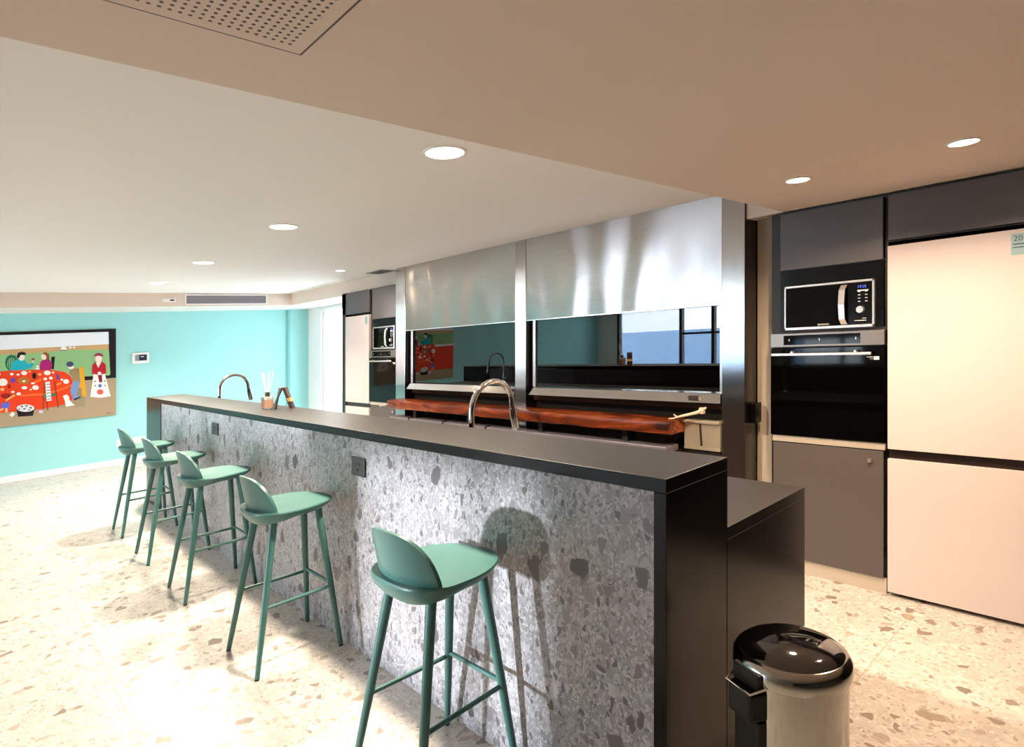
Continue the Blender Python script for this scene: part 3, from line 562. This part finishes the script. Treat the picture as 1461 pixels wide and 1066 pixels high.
# ------------------------------------------------------------------ tall units, ovens, microwaves, fridges
XO = 3.64
RT = (PI/2, 0, -PI/2)
def tall_unit(yo, yf, top, who, gable):
    """yo: low-Y edge of the oven column, yf: low-Y edge of the fridge column"""
    g = 'tall appliance units'
    t = thing('tall_cabinet', (XO, min(yo, yf), 0), 'dark grey tall cabinet housing %s' % who[0], 'cabinet', g)
    yg = yo+.618
    ca = MB().box(XO+.03, yo-.004, 0, 4.3, yo+.012, top).box(XO+.022, yo+.565, 0, 4.3, yg+.004, top).box(4.2, yo, 0, 4.3, yg, top)
    ca.box(XO+.02, yo, 1.42, 4.2, yo+.565, 1.435).box(XO+.02, yo, 1.79, 4.2, yo+.565, 1.80).box(XO+.02, yo, top-.02, 4.2, yo+.565, top)
    ca.box(XO+.02, yf, 1.885, 4.3, yf+.612, top)
    obj('carcass', ca, M['cab_dark'], t)
    if gable: obj('gable', box(XO, gable[0], 0, 4.3, gable[1], top), M['cab_dark'], t, bevel=.001)
    obj('upper_door', box(XO, yo+.014, 1.797, XO+.018, yo+.56, top-.012), M['upper_grey'], t, bevel=.001)
    obj('upper_door', box(XO, yf+.002, 1.893, XO+.018, yf+.602+(.11 if gable else 0), top-.012), M['upper_grey'], t, bevel=.001)
    ld = obj('lower_door', box(XO, yo+.012, .083, XO+.018, yo+.603, .765), M['cab_grey'], t, bevel=.0015)
    obj('knob', MB().lathe([(.0, 0), (.006, 0), (.006, .006), (.011, .012), (.011, .017), (.0, .019)], (0, 0, 0), 16), M['silver'], ld, smooth=True)
    k = t.children[-1].children[0] if t.children[-1].children else None
    kn = ld.children[0]; kn.location = (0, yo+.075-t.location.y, .712); kn.rotation_euler = (0, -PI/2, 0)
    kn.data.transform(Matrix.Translation(rootloc(t)))
    obj('plinth', box(XO+.012, yo, 0, XO+.03, yo+.615, .08), M['alu'], t)
    obj('trim_strip', box(XO-.004, yo+.004, .772, XO+.016, yo+.606, .806), M['alu'], t, bevel=.001)
    # niche lining around the microwave
    ni = MB().box(XO+.012, yo+.014, 1.435, XO+.03, yo+.05, 1.79).box(XO+.012, yo+.535, 1.435, XO+.03, yo+.565, 1.79).box(XO+.012, yo+.05, 1.705, XO+.03, yo+.535, 1.79)
    obj('niche_surround', ni, M['black_gloss'], t)
    # oven
    o = thing('built_in_oven', (XO, yo, .81), who[1], 'oven', 'built-in ovens')
    obj('body', box(XO+.0195, yo+.016, .815, 4.15, yo+.558, 1.413), M['cab_dark'], o)
    cp = obj('control_panel', box(XO-.012, yo+.003, 1.338, XO+.02, yo+.614, 1.418), M['appliance_steel'], o, bevel=.0015)
    obj('display', box(XO-.0135, yo+.12, 1.35, XO-.010, yo+.535, 1.406), M['oven_glass'], cp)
    for dy in (.14, .33, .50): obj('touch_mark', box(XO-.0142, yo+dy, 1.372, XO-.0132, yo+dy+.005, 1.384), M['text_white'], cp)
    dg = obj('oven_door', box(XO-.012, yo+.003, .812, XO+.02, yo+.614, 1.331), M['oven_glass'], o, bevel=.002)
    h = obj('handle', MB().box(XO-.055, yo+.055, 1.287, XO-.040, yo+.593, 1.303), M['silver'], o, bevel=.003)
    obj('handle_mount', box(XO-.045, yo+.13, 1.290, XO-.012, yo+.142, 1.313), M['silver'], h); obj('handle_mount', box(XO-.045, yo+.47, 1.290, XO-.012, yo+.482, 1.313), M['silver'], h)
    st = obj('rating_sticker', box(XO-.0128, yo+.028, 1.258, XO-.0118, yo+.054, 1.276), M['text_white'], o)
    obj('print', MB().box(XO-.0128, yo+.058, 1.272, XO-.0118, yo+.088, 1.275).box(XO-.0128, yo+.058, 1.262, XO-.0118, yo+.074, 1.264).box(XO-.0131,yo+.035,1.263,XO-.0127,yo+.047,1.271), [M['text_white']], st)
    # microwave
    w_ = thing('microwave', (XO, yo+.05, 1.435), who[2], 'microwave', 'microwaves in the tall units')
    y0, y1, z0, z1 = yo+.052, yo+.534, 1.4365, 1.699
    obj('body', box(XO+.02, y0+.005, z0, 4.02, y1-.005, z1-.004), M['cab_dark'], w_)
    fm = MB().box(XO-.008, y0, z0, XO+.02, y1, z0+.016).box(XO-.008, y0, z1-.014, XO+.02, y1, z1).box(XO-.008, y0, z0, XO+.02, y0+.012, z1).box(XO-.008, y1-.010, z0, XO+.02, y1, z1)
    obj('bezel', fm, M['silver'], w_, bevel=.002)
    obj('door_glass', box(XO-.006, y0+.135, z0+.016, XO+.02, y1-.010, z1-.014), M['oven_glass'], w_)
    cp = obj('control_panel', box(XO-.006, y0+.012, z0+.016, XO+.02, y0+.134, z1-.014), M['black_gloss'], w_)
    text('clock_display', '17:15', .020, (XO-.0068, y0+.062, z1-.040), RT, M['display_blue'], cp)
    kb = MB()
    for r_ in range(4):
        for dy in (.04, .075):
            kb.box(XO-.0067, y0+dy-.006, z1-.068-r_*.018, XO-.0059, y0+dy+.006, z1-.064-r_*.018)
    kb.box(XO-.0067, y0+.03, z1-.063, XO-.0059, y0+.085, z1-.057)
    kb.box(XO-.0067, y0+.04, z0+.036, XO-.0059, y0+.10, z0+.040); kb.box(XO-.0067, y0+.04, z0+.048, XO-.0059, y0+.06, z0+.051)
    obj('keypad', kb, M['text_white'], cp)['kind'] = 'stuff'
    dl = obj('dial', MB().tube([(XO-.006, y0+.068, z0+.098), (XO-.024, y0+.068, z0+.098)], [.021, .018], 24), M['silver'], cp, smooth=True)
    hp = [(XO-.006, y0+.150, z1-.022), (XO-.028, y0+.155, z1-.05), (XO-.034, y0+.157, (z0+z1)/2), (XO-.028, y0+.155, z0+.05), (XO-.006, y0+.150, z0+.022)]
    rs = [[(p[0], p[1]-.016, p[2]-.004), (p[0]-.006, p[1]-.016, p[2]), (p[0]-.006, p[1]+.016, p[2]), (p[0], p[1]+.016, p[2]-.004)] for p in hp]
    obj('handle', MB().rings(rs), M['silver'], w_, bevel=.002)
    text('brand_lettering', 'SAMSUNG', .0135, (XO-.0085, (y0+y1)/2+.02, z0+.026), RT, M['text_white'], w_)
    # fridge
    f = thing('fridge', (XO, yf, 0), who[3], 'fridge', 'pale two-door fridges')
    y0, y1 = yf+.004, yf+.604
    obj('body', box(XO+.035, y0+.002, .03, 4.28, y1-.002, 1.862), mat('fridge_side', (60,56,56), .5), f)
    obj('upper_door', box(XO-.008, y0, .782, XO+.034, y1, 1.862), M['fridge'], f, bevel=.002)
    obj('lower_door', box(XO-.008, y0, .022, XO+.034, y1, .731), M['fridge'], f, bevel=.002)
    obj('handle_recess', box(XO+.012, y0+.003, .731, XO+.034, y1-.003, .782), M['fridge_seam'], f)
    obj('foot', MB().tube([(XO+.06, y0+.05, 0), (XO+.06, y0+.05, .03)], .018, 12), M['bin_black'], f); obj('foot', MB().tube([(XO+.06, y1-.05, 0), (XO+.06, y1-.05, .03)], .018, 12), M['bin_black'], f)
    obj('kick_plate', box(XO+.05, y0+.005, .0, XO+.06, y1-.005, .03), M['fridge_seam'], f)
    sk = obj('energy_sticker', box(XO-.0088, yf+.03, 1.742, XO-.0078, yf+.094, 1.842), M['sticker'], f)
    text('energy_print', '20', .036, (XO-.0092, yf+.068, 1.818), RT, M['text_dark'], sk)
    obj('print', MB().box(XO-.0092, yf+.036, 1.79, XO-.0088, yf+.088, 1.795).box(XO-.0092, yf+.036, 1.775, XO-.0088, yf+.088, 1.779), M['text_dark'], sk)
tall_unit(1.018, .404, 2.146, ('the nearer fridge and oven under the warm spotlights', 'black built-in oven beside the large nearer fridge', 'black microwave with blue clock above the nearer oven', 'large pale pink two-door fridge cut by the frame edge'), None)
tall_unit(5.892, 6.514, 2.170, ('the farther fridge and oven beside the glazed door', 'farther black oven half hidden by a steel post', 'farther microwave half hidden by a steel post', 'distant pale pink fridge beside the bright glazed door'), (7.122, 7.225))

# ------------------------------------------------------------------ taps and things on the bar
def make_tap(x, y, lab):
    r = thing('kitchen_tap', (x, y, ZK), lab, 'tap', 'chrome kitchen taps behind the bar')
    P = [(x, y, ZK+.04), (x, y, 1.0), (x, y, 1.14)]
    for k in range(1, 13):
        a = PI-PI*k/12; P.append((x+.136+.136*math.cos(a), y, 1.14+.136*math.sin(a)))
    P.append((x+.276, y, 1.115))
    obj('spout', MB().tube(P, .0145, 18), M['chrome'], r, smooth=True)
    obj('spray_head', MB().tube([(x+.274, y, 1.125), (x+.280, y, 1.09), (x+.296, y, 1.02), (x+.298, y, 1.012)], [.0165, .019, .0205, .016], 18), M['chrome'], r, smooth=True)
    obj('base', MB().lathe([(.0, .001), (.028, .001), (.028, .006), (.021, .012), (.020, .09), (.0, .09)], (x, y, ZK), 24), M['chrome'], r, smooth=True)
    obj('lever', MB().tube([(x, y-.02, ZK+.06), (x, y-.05, ZK+.065), (x, y-.11, ZK+.10)], [.010, .007, .005], 10), M['chrome'], r, smooth=True)
make_tap(1.845, 2.305, 'large chrome gooseneck tap in front of the wooden beam')
make_tap(1.845, 6.20, 'small distant chrome gooseneck tap before the teal wall')
dx, dy = 1.62, 4.36
rd = thing('reed_diffuser', (dx, dy, ZT), 'amber reed diffuser with pale sticks standing on the bar top', 'diffuser')
m = mat('diffuser_glass', (250,240,230), .05); m.node_tree.nodes['Principled BSDF'].inputs['Transmission Weight'].default_value = .85; m.node_tree.nodes['Principled BSDF'].inputs['IOR'].default_value = 1.2
obj('bottle', box(dx-.034, dy-.034, ZT, dx+.034, dy+.034, ZT+.088), m, rd, bevel=.006)
obj('scent_oil', box(dx-.029, dy-.029, ZT+.006, dx+.029, dy+.029, ZT+.066), M['amber'], rd)
obj('collar', MB().lathe([(0, .088), (.018, .088), (.018, .118), (.012, .118), (.0, .112)], (dx, dy, ZT), 20), M['wood_dark'], rd, smooth=True)
for k in range(7):
    a = k*2.4; obj('reed', MB().tube([(dx+.006*math.cos(a+3), dy+.006*math.sin(a+3), ZT+.03), (dx+.042*math.cos(a), dy+.042*math.sin(a), ZT+.25+.012*(k % 3))], .0022, 6), M['reed'], rd)
ts = thing('tent_sign', (1.675, 4.21, ZT), 'small A-shaped wooden tent sign with gold band beside the diffuser', 'sign')
def leg(sx, m, nm):
    q = [(sx*.052, -.03, 0), (sx*.076, -.03, 0), (sx*.012+.008, -.03, .150), (sx*.012-.012, -.03, .150)]
    o = obj(nm, MB().prism(q, (0, .06, 0)), m); o.parent = ts; return o
leg(-1, mat('grey_board', (104,100,98), .45), 'front_board'); rb = leg(1, M['wood_dark'], 'back_board')
o = obj('gold_band', MB().prism([(.0405, -.031, .050), (.0625, -.031, .050), (.0515, -.031, .075), (.0295, -.031, .075)], (0, .062, 0)), M['gold']); o.parent = rb
ts.rotation_euler = (0, 0, math.radians(-38))

# ------------------------------------------------------------------ pedal bin
bx, by, BR = 1.605, .668, .142
pb = thing('pedal_bin', (bx, by, 0), 'round steel pedal bin with black mirror lid beside the bar end', 'bin')
obj('body', MB().lathe([(0, .03), (BR-.008, .03), (BR-.008, .585), (0, .585)], (bx, by, 0), 64), M['bin_steel'], pb, smooth=True)
obj('base_ring', MB().lathe([(0, 0), (BR-.004, 0), (BR-.004, .035), (0, .035)], (bx, by, 0), 64), M['bin_black'], pb, smooth=True)
obj('lid_rim', MB().lathe([(BR-.03, .592), (BR, .590), (BR+.002, .60), (BR+.001, .622), (BR-.006, .634), (BR-.016, .640), (BR-.03, .640)], (bx, by, 0), 64), M['bin_steel'], pb, smooth=True)
obj('lid', MB().lathe([(0, .6), (BR-.02, .6), (BR-.013, .636), (BR-.02, .645), (BR-.045, .655), (BR-.09, .662), (0, .665)], (bx, by, 0), 64), M['bin_lid'], pb, smooth=True, label='black mirror-finish lid')
ang = math.radians(158)
def rot(pts): return [(bx+p[0]*math.cos(ang)-p[1]*math.sin(ang), by+p[0]*math.sin(ang)+p[1]*math.cos(ang), p[2]) for p in pts]
hb = MB().prism(rot([(BR-.03, -.05, .505), (BR+.03, -.04, .505), (BR+.03, .04, .505), (BR-.03, .05, .505)]), (0, 0, .075))
hg = obj('hinge_block', hb, M['bin_black'], pb, bevel=.008, seg=3)
obj('spine', MB().prism(rot([(BR-.03, -.05, .0), (BR+.006, -.042, .0), (BR+.006, .042, .0), (BR-.03, .05, .0)]), (0, 0, .505)), M['bin_black'], pb, bevel=.004)
obj('hinge_tab', MB().prism(rot([(BR-.03, -.05, .58), (BR+.010, -.044, .58), (BR+.010, .044, .58), (BR-.03, .05, .58)]), (0, 0, .042)), M['bin_black'], pb, bevel=.004)
obj('hinge_wire', MB().tube(rot([(BR-.01, -.054, .592), (BR+.031, -.042, .582), (BR+.031, .042, .582), (BR-.01, .054, .592)]), .0028, 8), M['chrome'], hg, smooth=True)
obj('pedal', MB().prism([(bx+.10, by-.16, .012), (bx+.13, by-.12, .012), (bx+.09, by-.08, .012), (bx+.06, by-.12, .012)], (0, 0, .012)), M['bin_black'], pb, bevel=.003)

# ------------------------------------------------------------------ ceiling fittings
def disc(name, x, y, z, r, m, lab, grp):
    t = thing(name, (x, y, z), lab, 'ceiling light', grp)
    obj('trim_ring', MB().rings([[(x+q*math.cos(2*PI*k/40), y+q*math.sin(2*PI*k/40), z-h) for k in range(40)] for q, h in ((r*.86, .001), (r*.88, .006), (r, .006), (r*1.02, -.002))], cap=False), M['white_plastic'], t, smooth=True)
    obj('diffuser', MB().lathe([(0, -.004), (r*.87, -.004), (r*.87, .002), (0, .002)], (x, y, z), 40), m, t)
    return t
def lamp(name, x, y, z, size, power, col, spread, loc_dir=None):
    d = bpy.data.lights.new(name, 'AREA'); d.shape = 'DISK'; d.size = size; d.energy = power; d.color = lin(col)[:3]; d.spread = math.radians(spread)
    o = bpy.data.objects.new(name, d); C.objects.link(o); o.location = (x, y, z); return o
for (x, y), lab in zip(((1.585, 2.17), (1.618, 4.06), (1.63, 5.93), (1.645, 7.68)), ('large round lit ceiling light nearest the lowered ceiling', 'second round ceiling light along the row over the bar', 'third round ceiling light along the row over the bar', 'faint farthest round ceiling light near the teal wall')):
    disc('ceiling_light', x, y, ZC, .097, M['lamp'], lab, 'round ceiling lights over the bar')
    lamp('bar_lamp', x+.02, y, ZC-.012, .14, P_BAR, (255,238,214), 140)
for (x, y), lab in zip(((2.863, 1.16), (2.854, .533)), ('small recessed spotlight nearer the steel column', 'small recessed spotlight in front of the large fridge')):
    disc('spotlight', x, y, ZL, .055, M['spot'], lab, 'recessed spotlights in the lowered ceiling')
    lamp('aisle_lamp', x, y, ZL-.012, .09, P_SPOT, (255,222,186), 150)
disc('spotlight', 3.096, 6.186, ZC, .055, M['spot'], 'tiny recessed spotlight in the white ceiling by the grey vent', 'recessed spotlights')
lamp('aisle_lamp', 3.096, 6.186, ZC-.012, .09, P_SPOT*.6, (255,222,186), 150)
ap = thing('access_panel', (.55, 1.29, ZL), 'perforated square ceiling panel with rows of dark holes', 'ceiling panel')
obj('shadow_gap', box(-.056, .687, ZL-.0012, .556, 1.297, ZL+.001), M['wood_dark'], ap)
obj('panel', box(-.05, .693, ZL-.0024, .55, 1.291, ZL+.0008), M['taupe'], ap)
h = MB()
for i in range(31):
    for j in range(31):
        x, y = .515-.0175*i, 1.258-.0175*j
        h.add([(x+.0042*math.cos(2*PI*k/8), y+.0042*math.sin(2*PI*k/8), ZL-.0028) for k in range(8)], [tuple(range(7, -1, -1))])
obj('perforations', h, M['wood_dark'], ap, smooth='keep')
v = thing('air_vent', (2.78, 8.98, 2.18), 'long grey slatted air vent in the far soffit', 'vent')
fm = MB().box(2.235, 8.968, 2.178, 3.33, 8.98, 2.192).box(2.235, 8.968, 2.304, 3.33, 8.98, 2.318).box(2.235, 8.968, 2.192, 2.25, 8.98, 2.304).box(3.315, 8.968, 2.192, 3.33, 8.98, 2.304)
obj('vent_frame', fm, M['white_plastic'], v)
sl = MB()
for k in range(9): z = 2.196+k*.0122; sl.add([(2.25,8.972,z),(3.315,8.972,z),(3.315,8.979,z+.009),(2.25,8.979,z+.009),(2.25,8.974,z-.001),(3.315,8.974,z-.001),(3.315,8.9795,z+.007),(2.25,8.9795,z+.007)], [(0,1,2,3),(4,7,6,5),(0,4,5,1),(3,2,6,7)])
obj('slats', sl, M['grey_plastic'], v)
cd = thing('climate_receiver', (2.04, 8.98, 2.21), 'small white climate receiver with black window beside the long vent', 'receiver')
obj('housing', box(1.965, 8.955, 2.214, 2.12, 8.98, 2.261), M['white_plastic'], cd, bevel=.004)
obj('display', box(2.05, 8.953, 2.231, 2.10, 8.956, 2.247), M['black_gloss'], cd)
cv = thing('air_vent', (3.59, 6.17, ZC), 'small grey vent set in the ceiling by the steel post', 'vent')
fm = MB().box(3.49, 6.0, ZC-.008, 3.50, 6.34, ZC).box(3.675, 6.0, ZC-.008, 3.685, 6.34, ZC).box(3.50, 6.0, ZC-.008, 3.675, 6.01, ZC).box(3.50, 6.33, ZC-.008, 3.675, 6.34, ZC)
obj('vent_frame', fm, M['grey_plastic'], cv)
sl = MB()
for k in range(10): x = 3.503+k*.0175; sl.box(x, 6.01, ZC-.007, x+.011, 6.33, ZC-.003)
obj('slats', sl, mat('dark_vent', (92,90,96), .5), cv)

# ------------------------------------------------------------------ things on the teal wall
pt = thing('painting', (.6, 9.95, .715), 'wide naive painting of people at a red table on the teal wall', 'painting')
obj('canvas', box(-.1, 9.951, .716, 1.605, YF-.002, 1.925), mat('canvas_tan', (166,146,118), .7, spec=.2), pt)
pm = MB(); mats = []; idx = {}
for k, (c, pts) in enumerate(PAINT):
    if c not in idx: idx[c] = len(mats); mats.append(mat('oil_paint', c, .6, spec=.25))
    pm.mi = idx[c]; y = 9.9505-.00006*k
    q = [((-.1 if x <= .345 else x), y, min(max(z, .717), 1.9245)) for x, z in pts]
    ar = sum(q[i][0]*q[(i+1) % len(q)][2]-q[(i+1) % len(q)][0]*q[i][2] for i in range(len(q)))
    if ar < 0: q = q[::-1]
    pm.add(q, [tuple(range(len(q)))])
obj('painted_scene', pm, mats, pt, smooth='keep')
th = thing('thermostat', (1.9, YF, 1.41), 'white wall thermostat with dark screen beside the painting', 'thermostat')
obj('housing', box(1.80, YF-.024, 1.413, 2.01, YF, 1.568), M['white_plastic'], th, bevel=.005)
sc_ = obj('screen', box(1.835, YF-.0255, 1.452, 1.985, YF-.0235, 1.542), mat('grey_screen', (138,142,148), .3), th)
obj('dark_display', box(1.885, YF-.0262, 1.457, 1.978, YF-.0252, 1.538), mat('blue_black_display', (44,48,66), .2), sc_)
obj('digits', box(1.905, YF-.0267, 1.505, 1.945, YF-.026, 1.515), M['text_white'], sc_)
for x0, lab in ((1.615, 'white wall socket plate nearer the painting, low on the teal wall'), (1.80, 'white wall socket plate nearer the bar, low on the teal wall')):
    s = thing('wall_socket', (x0+.08, YF, .26), lab, 'socket', 'white sockets low on the teal wall')
    obj('cover_plate', box(x0, YF-.014, .255, x0+.165, YF, .362), M['white_plastic'], s, bevel=.004)
    obj('socket_face', MB().box(x0+.025, YF-.016, .282, x0+.07, YF-.0135, .335).box(x0+.095, YF-.016, .282, x0+.14, YF-.0135, .335), mat('socket_insert', (214,212,208), .4), s)

# ------------------------------------------------------------------ palm outside the glazed door
pl = thing('potted_palm', (5.4, 8.15, -.02), 'thin leaved palm outside the bright glazed door', 'palm')
obj('pot', MB().lathe([(0, 0), (.16, 0), (.21, .4), (.19, .4), (0, .36)], (5.4, 8.15, -.02), 24), M['out_blue'], pl, smooth=True)
obj('trunk', MB().tube([(5.4, 8.15, .34), (5.39, 8.17, .8), (5.4, 8.15, 1.3)], [.05, .04, .03], 10), M['wood_dark'], pl, smooth=True)
m_leaf = mat('palm_green', (150,166,150), .5)
random.seed(11)
for k in range(15):
    a = k*2.399; el = random.uniform(.1, 1.1); Ln = random.uniform(.7, 1.0)
    f = MB(); rib = []
    for j in range(9):
        t_ = j/8; r_ = Ln*t_*math.cos(el); z = 1.3+Ln*t_*math.sin(el)-.55*t_*t_
        rib.append(Vector((5.4+r_*math.cos(a), 8.15+r_*math.sin(a), z)))
    f.tube(rib, [.006]*8+[.002], 5)
    sd = Vector((-math.sin(a), math.cos(a), 0))
    for j in range(2, 9):
        for sg in (-1, 1):
            d = (sd*sg*.22*(1.1-j/10)+Vector((math.cos(a), math.sin(a), -.5))*.1); p = rib[j]
            wv = (rib[j]-rib[j-1]).normalized()*.008
            f.prism([p-wv, p+wv, p+d], (0, 0, .002))
    obj('frond', f, m_leaf, pl)

# ------------------------------------------------------------------ daylight
W_ = bpy.data.worlds.new('overcast_sky'); bpy.context.scene.world = W_; W_.use_nodes = True
bg = W_.node_tree.nodes['Background']; bg.inputs[0].default_value = (.80, .91, 1.0, 1); bg.inputs[1].default_value = P_SKY
def portal(name, loc, rot, sx, sy):
    d = bpy.data.lights.new(name, 'AREA'); d.shape = 'RECTANGLE'; d.size = sx; d.size_y = sy; d.cycles.is_portal = True
    o = bpy.data.objects.new(name, d); C.objects.link(o); o.location = loc; o.rotation_euler = rot
sd = bpy.data.lights.new('low_sun', 'SUN'); sd.energy = P_SUN; sd.angle = math.radians(2.2); sd.color = (.93, .95, 1.0)
so = bpy.data.objects.new('low_sun', sd); C.objects.link(so); so.location = (-9, 6, 3)
so.rotation_euler = Vector((1, -.37, -.022)).to_track_quat('-Z', 'Y').to_euler()
portal('side_window_daylight', (XL-.13, (W2[0]+W2[1])/2, (W2[2]+W2[3])/2), (0, -PI/2, 0), W2[3]-W2[2], W2[1]-W2[0])
portal('window_daylight', (XL-.13, (WY0+WY1)/2, (WZ0+WZ1)/2), (0, -PI/2, 0), WZ1-WZ0, WY1-WY0)
portal('door_daylight', (XR+.13, (DY0+DY1)/2, DZ/2), (0, PI/2, 0), DZ, DY1-DY0)

# ------------------------------------------------------------------ camera
# 80-degree lens held level at 1.5 m; the photograph's horizon runs 3.3 degrees off level while its uprights
# stay upright (perspective-corrected file), so the camera's image plane carries that skew. The room itself is square.
F_PX, HORIZON, SK = 856.767, 479.33, 100/1720
cd_ = bpy.data.cameras.new('camera'); cd_.sensor_width = 36; cd_.sensor_fit = 'HORIZONTAL'; cd_.lens = F_PX/1461*36
cd_.shift_y = (HORIZON-533)/1461; cd_.clip_start = .02
cam = bpy.data.objects.new('camera', cd_); C.objects.link(cam)
cam.location = (0, 0, 1.5); cam.rotation_euler = (PI/2, 0, -math.atan2(.6757855, .7370983))
pose = Matrix.Translation(cam.location) @ cam.rotation_euler.to_matrix().to_4x4()
skew = Matrix.Identity(4); skew[1][0] = -SK
head = bpy.data.objects.new('tripod_head', None); C.objects.link(head)
cam.parent = head; cam.matrix_parent_inverse = pose @ skew @ pose.inverted()
sc = bpy.context.scene; sc.camera = cam
sc.view_settings.view_transform = 'Standard'; sc.view_settings.look = 'None'; sc.view_settings.exposure = EXPO; sc.view_settings.gamma = 1
sc.view_settings.use_curve_mapping = False
sc.cycles.max_bounces = 10; sc.cycles.diffuse_bounces = 6; sc.cycles.sample_clamp_indirect = 8
